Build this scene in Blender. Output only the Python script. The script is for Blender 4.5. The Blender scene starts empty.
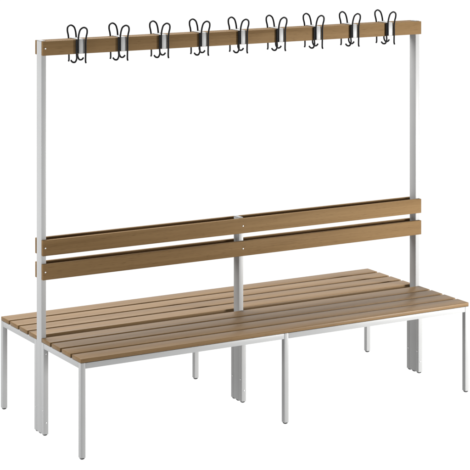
import bpy, bmesh, math
from mathutils import Vector, Matrix

S = bpy.context.scene
C = S.collection

# ------------------------------------------------------------------ dimensions (metres)
L = 2.0            # length of the bench
D = 0.3890         # half depth
A = 0.0220         # square leg tube
LIFT = 0.0065      # plastic feet lift the tubes off the floor
ZR = 0.3867 + LIFT # top of the seat frame
RH = 0.0239        # frame rail height
ZS = 0.4042 + LIFT # seat top
PH = 0.0229        # half depth of the uprights
PW = 0.0220        # width of the uprights
BT = 0.0152        # back board thickness
ZT = 1.6640 + LIFT # top of the hook rail
HB = 0.0606        # height of the hook rail
U1, L1, HB2 = 0.8200 + LIFT, 0.7180 + LIFT, 0.0663

# ------------------------------------------------------------------ materials
def new_mat(name):
    m = bpy.data.materials.new(name); m.use_nodes = True
    nt = m.node_tree
    return m, nt, nt.nodes, nt.links, nt.nodes['Principled BSDF']

def wood_mat(name, c0, c1, c2, rough=0.38, spec=0.2):
    m, nt, N, K, P = new_mat(name)
    tc = N.new('ShaderNodeTexCoord'); oi = N.new('ShaderNodeObjectInfo')
    off = N.new('ShaderNodeVectorMath'); off.operation = 'MULTIPLY_ADD'
    comb = N.new('ShaderNodeCombineXYZ')
    mul = N.new('ShaderNodeMath'); mul.operation = 'MULTIPLY'; mul.inputs[1].default_value = 37.0
    K.new(oi.outputs['Random'], mul.inputs[0])
    for i in range(3): K.new(mul.outputs[0], comb.inputs[i])
    add = N.new('ShaderNodeVectorMath'); add.operation = 'ADD'
    K.new(tc.outputs['Object'], add.inputs[0]); K.new(comb.outputs[0], add.inputs[1])
    # long grain streaks, warped a little
    mp = N.new('ShaderNodeMapping'); mp.inputs['Scale'].default_value = (0.8, 85, 85)
    K.new(add.outputs[0], mp.inputs[0])
    n1 = N.new('ShaderNodeTexNoise'); n1.inputs['Scale'].default_value = 1.0; n1.inputs['Detail'].default_value = 5.0
    n1.inputs['Roughness'].default_value = 0.62; n1.inputs['Distortion'].default_value = 0.35
    K.new(mp.outputs[0], n1.inputs['Vector'])
    # broad flame figure
    mp2 = N.new('ShaderNodeMapping'); mp2.inputs['Scale'].default_value = (1.1, 16, 16)
    K.new(add.outputs[0], mp2.inputs[0])
    n2 = N.new('ShaderNodeTexNoise'); n2.inputs['Scale'].default_value = 1.0; n2.inputs['Detail'].default_value = 3.0
    n2.inputs['Distortion'].default_value = 0.8
    K.new(mp2.outputs[0], n2.inputs['Vector'])
    # short pores
    mp3 = N.new('ShaderNodeMapping'); mp3.inputs['Scale'].default_value = (26, 420, 420)
    K.new(add.outputs[0], mp3.inputs[0])
    n3 = N.new('ShaderNodeTexNoise'); n3.inputs['Scale'].default_value = 1.0; n3.inputs['Detail'].default_value = 2.0
    K.new(mp3.outputs[0], n3.inputs['Vector'])
    mx = N.new('ShaderNodeMath'); mx.operation = 'MULTIPLY_ADD'; mx.inputs[1].default_value = 0.5
    h = N.new('ShaderNodeMath'); h.operation = 'MULTIPLY'; h.inputs[1].default_value = 0.5
    K.new(n2.outputs['Fac'], h.inputs[0]); K.new(n1.outputs['Fac'], mx.inputs[0]); K.new(h.outputs[0], mx.inputs[2])
    cr = N.new('ShaderNodeValToRGB'); e = cr.color_ramp.elements
    e[0].position = 0.34; e[0].color = (*c0, 1); e[1].position = 0.66; e[1].color = (*c2, 1)
    k = cr.color_ramp.elements.new(0.5); k.color = (*c1, 1)
    K.new(mx.outputs[0], cr.inputs[0])
    pr = N.new('ShaderNodeValToRGB'); pr.color_ramp.elements[0].position = 0.30; pr.color_ramp.elements[1].position = 0.42
    pr.color_ramp.elements[0].color = (0.80, 0.78, 0.75, 1); pr.color_ramp.elements[1].color = (1, 1, 1, 1)
    K.new(n3.outputs['Fac'], pr.inputs[0])
    mm = N.new('ShaderNodeMix'); mm.data_type = 'RGBA'; mm.blend_type = 'MULTIPLY'; mm.inputs['Factor'].default_value = 1
    K.new(cr.outputs[0], mm.inputs['A']); K.new(pr.outputs[0], mm.inputs['B'])
    # each board differs a touch
    hv = N.new('ShaderNodeHueSaturation')
    vm = N.new('ShaderNodeMapRange'); vm.inputs['To Min'].default_value = 0.93; vm.inputs['To Max'].default_value = 1.07
    K.new(oi.outputs['Random'], vm.inputs['Value']); K.new(vm.outputs[0], hv.inputs['Value'])
    K.new(mm.outputs['Result'], hv.inputs['Color'])
    K.new(hv.outputs[0], P.inputs['Base Color'])
    rr = N.new('ShaderNodeMapRange'); rr.inputs['To Min'].default_value = rough - 0.06; rr.inputs['To Max'].default_value = rough + 0.1
    K.new(n1.outputs['Fac'], rr.inputs['Value']); K.new(rr.outputs[0], P.inputs['Roughness'])
    b = N.new('ShaderNodeBump'); b.inputs['Strength'].default_value = 0.12; b.inputs['Distance'].default_value = 0.0006
    K.new(n1.outputs['Fac'], b.inputs['Height']); K.new(b.outputs[0], P.inputs['Normal'])
    P.inputs['Specular IOR Level'].default_value = spec
    return m

def metal_paint(name, col, rough=0.38, spec=0.2, grain=0.05):
    m, nt, N, K, P = new_mat(name)
    tc = N.new('ShaderNodeTexCoord')
    n = N.new('ShaderNodeTexNoise'); n.inputs['Scale'].default_value = 900; n.inputs['Detail'].default_value = 2
    K.new(tc.outputs['Object'], n.inputs['Vector'])
    n2 = N.new('ShaderNodeTexNoise'); n2.inputs['Scale'].default_value = 9; n2.inputs['Detail'].default_value = 3
    K.new(tc.outputs['Object'], n2.inputs['Vector'])
    cr = N.new('ShaderNodeMapRange'); cr.inputs['To Min'].default_value = 0.96; cr.inputs['To Max'].default_value = 1.04
    K.new(n2.outputs['Fac'], cr.inputs['Value'])
    mm = N.new('ShaderNodeVectorMath'); mm.operation = 'SCALE'; mm.inputs[0].default_value = col
    K.new(cr.outputs[0], mm.inputs['Scale']); K.new(mm.outputs[0], P.inputs['Base Color'])
    rr = N.new('ShaderNodeMapRange'); rr.inputs['To Min'].default_value = rough - 0.05; rr.inputs['To Max'].default_value = rough + 0.08
    K.new(n2.outputs['Fac'], rr.inputs['Value']); K.new(rr.outputs[0], P.inputs['Roughness'])
    b = N.new('ShaderNodeBump'); b.inputs['Strength'].default_value = grain; b.inputs['Distance'].default_value = 0.0003
    K.new(n.outputs['Fac'], b.inputs['Height']); K.new(b.outputs[0], P.inputs['Normal'])
    P.inputs['Specular IOR Level'].default_value = spec
    return m

TONES = ((0.125, 0.0735, 0.0305), (0.158, 0.096, 0.042), (0.182, 0.114, 0.052))
WOOD = wood_mat('varnished_beech', *TONES, 0.38, 0.18)
WOOD_MATT = wood_mat('matt_beech', *TONES, 0.62, 0.06)
PAINT = metal_paint('light_grey_powder_coat', (0.345, 0.348, 0.349))
BLACK = metal_paint('black_coated_wire', (0.005, 0.005, 0.006), 0.45, 0.12, 0.0)
RUBBER = metal_paint('black_plastic', (0.014, 0.014, 0.014), 0.55, 0.3)
GREYCAP = metal_paint('grey_plastic', (0.22, 0.225, 0.23), 0.5, 0.3)
STEEL, _nt, _N, _K, _P = new_mat('zinc_plated_steel')
_P.inputs['Base Color'].default_value = (0.6, 0.6, 0.6, 1); _P.inputs['Metallic'].default_value = 1.0
_sn = _N.new('ShaderNodeTexNoise'); _sn.inputs['Scale'].default_value = 300
_sr = _N.new('ShaderNodeMapRange'); _sr.inputs['To Min'].default_value = 0.4; _sr.inputs['To Max'].default_value = 0.55
_K.new(_sn.outputs['Fac'], _sr.inputs['Value']); _K.new(_sr.outputs[0], _P.inputs['Roughness'])

# ------------------------------------------------------------------ mesh helpers
def add_box(bm, x0, x1, y0, y1, z0, z1, bevel=0.0, seg=2):
    vs = [bm.verts.new((x, y, z)) for x in (x0, x1) for y in (y0, y1) for z in (z0, z1)]
    q = ((0, 1, 3, 2), (4, 6, 7, 5), (0, 4, 5, 1), (2, 3, 7, 6), (0, 2, 6, 4), (1, 5, 7, 3))
    fs = [bm.faces.new([vs[i] for i in f]) for f in q]
    bmesh.ops.recalc_face_normals(bm, faces=fs)
    if bevel:
        ed = list({e for f in fs for e in f.edges})
        bmesh.ops.bevel(bm, geom=ed, offset=bevel, segments=seg, profile=0.5, affect='EDGES')

def add_disc(bm, axis, c, r, h, seg=20, dome=0.0):
    """short round head: axis 'x','y','z', centre of its base c, radius r, signed height h"""
    prof = [(r, 0), (r, h * 0.55), (r * 0.86, h * 0.85), (r * 0.5, h * (1 + dome)), ]
    rings = []
    for rr, hh in prof:
        ring = []
        for i in range(seg):
            t = 2 * math.pi * i / seg
            a, b = rr * math.cos(t), rr * math.sin(t)
            p = {'x': (hh, a, b), 'y': (a, hh, b), 'z': (a, b, hh)}[axis]
            ring.append(bm.verts.new(Vector(c) + Vector(p)))
        rings.append(ring)
    fs = []
    for a, b in zip(rings, rings[1:]):
        for i in range(seg):
            fs.append(bm.faces.new((a[i], a[(i + 1) % seg], b[(i + 1) % seg], b[i])))
    fs.append(bm.faces.new(rings[0])); fs.append(bm.faces.new(rings[-1]))
    bmesh.ops.recalc_face_normals(bm, faces=fs)

def spline(pts, n=12):
    pts = [Vector(p) for p in pts]
    P = [2 * pts[0] - pts[1]] + pts + [2 * pts[-1] - pts[-2]]
    out = []
    for i in range(1, len(P) - 2):
        for k in range(n):
            t = k / n
            a, b, c, d = P[i - 1], P[i], P[i + 1], P[i + 2]
            out.append(0.5 * ((2 * b) + (c - a) * t + (2 * a - 5 * b + 4 * c - d) * t * t + (3 * b - a - 3 * c + d) * t ** 3))
    out.append(pts[-1])
    return out

def add_tube(bm, path, r, seg=14):
    rings = []; nrm = None
    for i, p in enumerate(path):
        t = (path[min(i + 1, len(path) - 1)] - path[max(i - 1, 0)]).normalized()
        if nrm is None:
            nrm = t.cross(Vector((0.3, 1, 0.2))).normalized()
        nrm = (nrm - t * nrm.dot(t)).normalized()
        bn = t.cross(nrm)
        k = 0.75 if i in (0, len(path) - 1) else 1.0
        rings.append([bm.verts.new(p + (nrm * math.cos(a) + bn * math.sin(a)) * r * k)
                      for a in (2 * math.pi * j / seg for j in range(seg))])
    fs = []
    for a, b in zip(rings, rings[1:]):
        for i in range(seg):
            fs.append(bm.faces.new((a[i], a[(i + 1) % seg], b[(i + 1) % seg], b[i])))
    fs.append(bm.faces.new(rings[0])); fs.append(bm.faces.new(rings[-1]))
    bmesh.ops.recalc_face_normals(bm, faces=fs)

def mesh(name, fn, mat, smooth=True):
    bm = bmesh.new(); fn(bm)
    me = bpy.data.meshes.new(name); bm.to_mesh(me); bm.free()
    me.materials.append(mat)
    if smooth:
        for p in me.polygons: p.use_smooth = True
        try: me.set_sharp_from_angle(angle=math.radians(40))
        except Exception: pass
    return me

def part(name, me, parent, loc=(0, 0, 0), rotz=0.0):
    o = bpy.data.objects.new(name, me); C.objects.link(o)
    o.parent = parent; o.location = loc; o.rotation_euler = (0, 0, rotz)
    return o

# ------------------------------------------------------------------ the bench
bench = bpy.data.objects.new('cloakroom_bench', None); C.objects.link(bench)
bench['label'] = 'double-sided wooden slatted cloakroom bench with grey steel frame and rail of black coat hooks'
bench['category'] = 'bench'

BV = 0.0016
# seat slats: four on each side of the uprights
SLAT_IN, SLAT_OUT, NS, GAP = 0.0235, D - 0.0015, 4, 0.0150
SW = (SLAT_OUT - SLAT_IN - GAP * (NS - 1)) / NS
slat_me = mesh('seat_slat', lambda bm: add_box(bm, 0.0004, L - 0.0004, -SW / 2, SW / 2, 0, ZS - ZR - 0.0003, 0.0024, 3), WOOD)
for s in (-1, 1):
    for i in range(NS):
        y = s * (SLAT_OUT - SW / 2 - i * (SW + GAP))
        part('seat_slat', slat_me, bench, (0, y, ZR + 0.0003))

# seat frames: one per side, rails butted between the legs
g = 0.0002
IN0 = PH + 0.00012            # inner face of the inner legs
xl = [A / 2, L / 2, L - A / 2]
def frame_fn(bm):
    z0, z1 = ZR - RH, ZR - 0.0003
    for ya in (-D, -IN0 - A):
        for x0, x1 in ((A + g, L / 2 - A / 2 - g), (L / 2 + A / 2 + g, L - A - g)):
            add_box(bm, x0, x1, ya + 0.0003, ya + A - 0.0003, z0, z1, BV)
    for xc in xl:
        add_box(bm, xc - A / 2 + 0.0003, xc + A / 2 - 0.0003, -D + A + g, -IN0 - A - g, z0, z1, BV)
frame_me = mesh('seat_frame', frame_fn, PAINT)
part('seat_frame', frame_me, bench)
part('seat_frame', frame_me, bench, (L, 0, 0), math.pi)

leg_me = mesh('leg', lambda bm: add_box(bm, -A / 2, A / 2, -A / 2, A / 2, LIFT, ZR, BV), PAINT)
inner_me = mesh('leg', lambda bm: add_box(bm, -A / 2, A / 2, -A / 2, A / 2, LIFT, ZR, 0.0005), PAINT)
def foot_fn(bm, wx, wy):
    add_box(bm, -wx, wx, -wy, wy, 0.0018, LIFT + 0.003, 0.0012)
    add_disc(bm, 'z', (0, 0, 0.0018), min(wx, wy) * 0.92, -0.0018, 20)
foot_me = mesh('foot', lambda bm: foot_fn(bm, A * 0.36, A * 0.36), RUBBER)
bolt_y = mesh('bolt', lambda bm: add_disc(bm, 'y', (0, 0, 0), 0.0034, -0.0016), STEEL)
bolt_x = mesh('bolt', lambda bm: add_disc(bm, 'x', (0, 0, 0), 0.0036, -0.0014), STEEL)
for s in (-1, 1):
    for xc in xl:
        part('foot', foot_me, part('leg', leg_me, bench, (xc, s * (D - A / 2), 0)))
        lg = part('leg', inner_me, bench, (xc, s * (IN0 + A / 2), 0))
        part('foot', foot_me, lg)
        # bolts that clamp the inner legs to the upright between them
        for z in (0.055, ZR - RH - 0.022):
            b = part('bolt', bolt_y, lg, (0, s * A / 2, z), 0 if s < 0 else math.pi)
        part('bolt', bolt_x, lg, (-A / 2, 0, 0.105))

# uprights
def post_fn(bm, top): add_box(bm, -PW / 2, PW / 2, -PH, PH, LIFT, top, 0.0006)
post_hi = mesh('upright', lambda bm: post_fn(bm, ZT - 0.0015), PAINT)
post_lo = mesh('upright', lambda bm: post_fn(bm, U1 + 0.0005), PAINT)
pfoot_me = mesh('foot', lambda bm: foot_fn(bm, PW * 0.36, PH * 0.42), RUBBER)
cap_me = mesh('end_cap', lambda bm: add_box(bm, -PW / 2 + .0006, PW / 2 - .0006, -PH + .0006, PH - .0006, 0, 0.0028, 0.0009), GREYCAP)
for xc, me, top in ((xl[0], post_hi, ZT - .0015), (xl[1], post_lo, U1 + .0005), (xl[2], post_hi, ZT - .0015)):
    p = part('upright', me, bench, (xc, 0, 0))
    part('foot', pfoot_me, p)
    part('end_cap', cap_me, p, (0, 0, top))

# back boards and hook rail boards, front and rear
def board_mesh(name, h): return mesh(name, lambda bm: add_box(bm, -L / 2, L / 2, -BT, 0, -h, 0, 0.0014, 2), WOOD_MATT)
back_me, rail_me = board_mesh('backrest_board', HB2), board_mesh('hook_rail', HB)
for s, rz in ((-1, 0), (1, math.pi)):
    for nm, me, z, h, posts in (('backrest_board', back_me, U1, HB2, xl), ('backrest_board', back_me, L1, HB2, xl),
                                ('hook_rail', rail_me, ZT, HB, [xl[0], xl[2]])):
        b = part(nm, me, bench, (L / 2, s * (PH + 0.0002), z), rz)
        for xc in posts[:-1] if nm == 'hook_rail' else posts[:2]:
            part('bolt', bolt_y, b, ((xc - L / 2), -BT, -h / 2))

# a batten closes the top of the hook rail between the uprights
part('rail_batten', mesh('rail_batten', lambda bm: add_box(bm, PW + .0005, L - PW - .0005, -PH + .0003, PH - .0003, -0.016, -0.0006, 0.001), WOOD_MATT), bench, (0, 0, ZT))

# coat hooks: a grey saddle over the rail with a black wire hook on either side
T = PH + 0.0002 + BT          # half thickness of the rail
HW, TH = 0.0155, 0.0022       # saddle half width, sheet thickness
def saddle_fn(bm):
    add_box(bm, -HW, HW, -T - TH, -T - 0.0002, -HB + 0.001, 0.0024, 0.0006)
    add_box(bm, -HW, HW, T + 0.0002, T + TH, -HB + 0.001, 0.0024, 0.0006)
    add_box(bm, -HW + .0002, HW - .0002, -T + 0.0002, T - 0.0002, 0.0004, 0.0022, 0.0004)
R = 0.0037
yw = -(T + TH + R + 0.0006)
def wire_fn(bm):
    pts = [(0.0166, yw - .005, -.1005), (0.0168, yw - .001, -.094), (0.0172, yw, -.080), (0.0180, yw, -.045), (0.0180, yw, -.012),
           (0.0192, yw - .003, .012), (0.0202, yw - .009, .031), (0.0155, yw - .0135, .0465), (0.000, yw - .0160, .0535),
           (-.0138, yw - .0135, .0455), (-.0186, yw - .009, .029), (-.0186, yw - .003, .010), (-.0180, yw, -.012),
           (-.0180, yw, -.045), (-.0180, yw, -.058)]
    add_tube(bm, spline(pts), R)
    # the lower prong is a second strand welded beside the loop
    xo = -.0182 - 2.0 * R
    add_tube(bm, spline([(xo, yw + .0012, .002), (xo, yw + .0012, -.030), (xo, yw + .001, -.060), (xo + .0010, yw + .001, -.078),
                         (xo - .0018, yw + .003, -.0895), (-.0320, yw + .006, -.0955), (-.0405, yw + .010, -.0945), (-.0475, yw + .013, -.0860)]), R)
saddle_me = mesh('coat_hook', saddle_fn, PAINT)
wire_me = mesh('hook_wire', wire_fn, BLACK)
for i in range(9):
    h = part('coat_hook', saddle_me, bench, (0.1826 + 0.20435 * i, 0, ZT))
    part('hook_wire', wire_me, h)
    part('hook_wire', wire_me, h, (0, 0, 0), math.pi)

# ------------------------------------------------------------------ the white surface: a seamless sheet with added glow
FLOOR, _nt, _N, _K, _P = new_mat('glowing_white_sheet')
_P.inputs['Base Color'].default_value = (0.03, 0.03, 0.03, 1); _P.inputs['Roughness'].default_value = 0.9  # near-black base, the white comes from the emission alone
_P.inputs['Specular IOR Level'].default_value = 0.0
_P.inputs['Emission Color'].default_value = (1, 1, 1, 1); _P.inputs['Emission Strength'].default_value = 1.0  # glow added to keep the sheet white and free of shadows
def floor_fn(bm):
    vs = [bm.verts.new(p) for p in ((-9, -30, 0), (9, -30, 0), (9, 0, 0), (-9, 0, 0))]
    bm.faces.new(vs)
def sweep_fn(bm):  # glowing sheet added behind the bench for white reflections on the seats
    # curve up from the floor into an upright sheet
    prof = [(0, 0)] + [(1.2 * math.sin(t), 1.2 - 1.2 * math.cos(t)) for t in (math.radians(a) for a in range(9, 91, 9))] + [(1.2, 5.0)]
    rows = [[bm.verts.new((x, y, z)) for x in (-6, 6)] for y, z in prof]
    for a, b in zip(rows, rows[1:]): bm.faces.new((a[0], a[1], b[1], b[0]))
AZ = -0.555                   # the sheet faces the camera squarely
bx, by = 1.0 + 6.0 * math.sin(-AZ), 6.0 * math.cos(-AZ)
for nm, fn in (('floor', floor_fn), ('backdrop', sweep_fn)):
    o = bpy.data.objects.new(nm, mesh(nm, fn, FLOOR, nm == 'backdrop')); C.objects.link(o); o['kind'] = 'structure'
    o.location = (bx, by, 0); o.rotation_euler = (0, 0, AZ)

# ------------------------------------------------------------------ light
w = bpy.data.worlds.new('World'); S.world = w; w.use_nodes = True
bg = w.node_tree.nodes['Background']; bg.inputs[0].default_value = (1, 1, 1, 1); bg.inputs[1].default_value = 0.11

def lamp(name, loc, aim, power, size, col=(1, 1, 1)):
    d = bpy.data.lights.new(name, 'AREA'); d.energy = power; d.shape = 'RECTANGLE'; d.size, d.size_y = size; d.color = col
    o = bpy.data.objects.new(name, d); C.objects.link(o); o.location = loc
    o.rotation_euler = (Vector(aim) - Vector(loc)).to_track_quat('-Z', 'Y').to_euler()
    return o
lamp('key_lamp', (3.8, -2.8, 0.80), (1.9, 0, 0.85), 255, (0.7, 0.8), (1, 0.99, 0.97))
lamp('side_lamp', (-2.2, -0.1, 1.5), (0.1, 0.0, 0.8), 68, (1.0, 1.0))
lamp('top_lamp', (1.0, 3.0, 6.0), (1.0, 0, 0.4), 940, (5.0, 4.4), (1, 0.99, 0.97))

# ------------------------------------------------------------------ camera (level, shifted lens)
cam = bpy.data.cameras.new('camera'); co = bpy.data.objects.new('camera', cam); C.objects.link(co)
co.location = (-3.3688, -6.9408, 2.4558 + LIFT)
co.rotation_euler = (math.pi / 2, 0, -0.4869)
cam.sensor_width = 36; cam.lens = 36 * 1812.21 / 470
cam.shift_x = (235 - 102.53) / 470; cam.shift_y = -(235 + 145.31) / 470
cam.clip_end = 500
S.camera = co
S.view_settings.view_transform = 'Standard'; S.view_settings.look = 'None'
S.view_settings.gamma = 1; S.view_settings.exposure = 0; S.view_settings.use_curve_mapping = False
S.cycles.max_bounces = 8
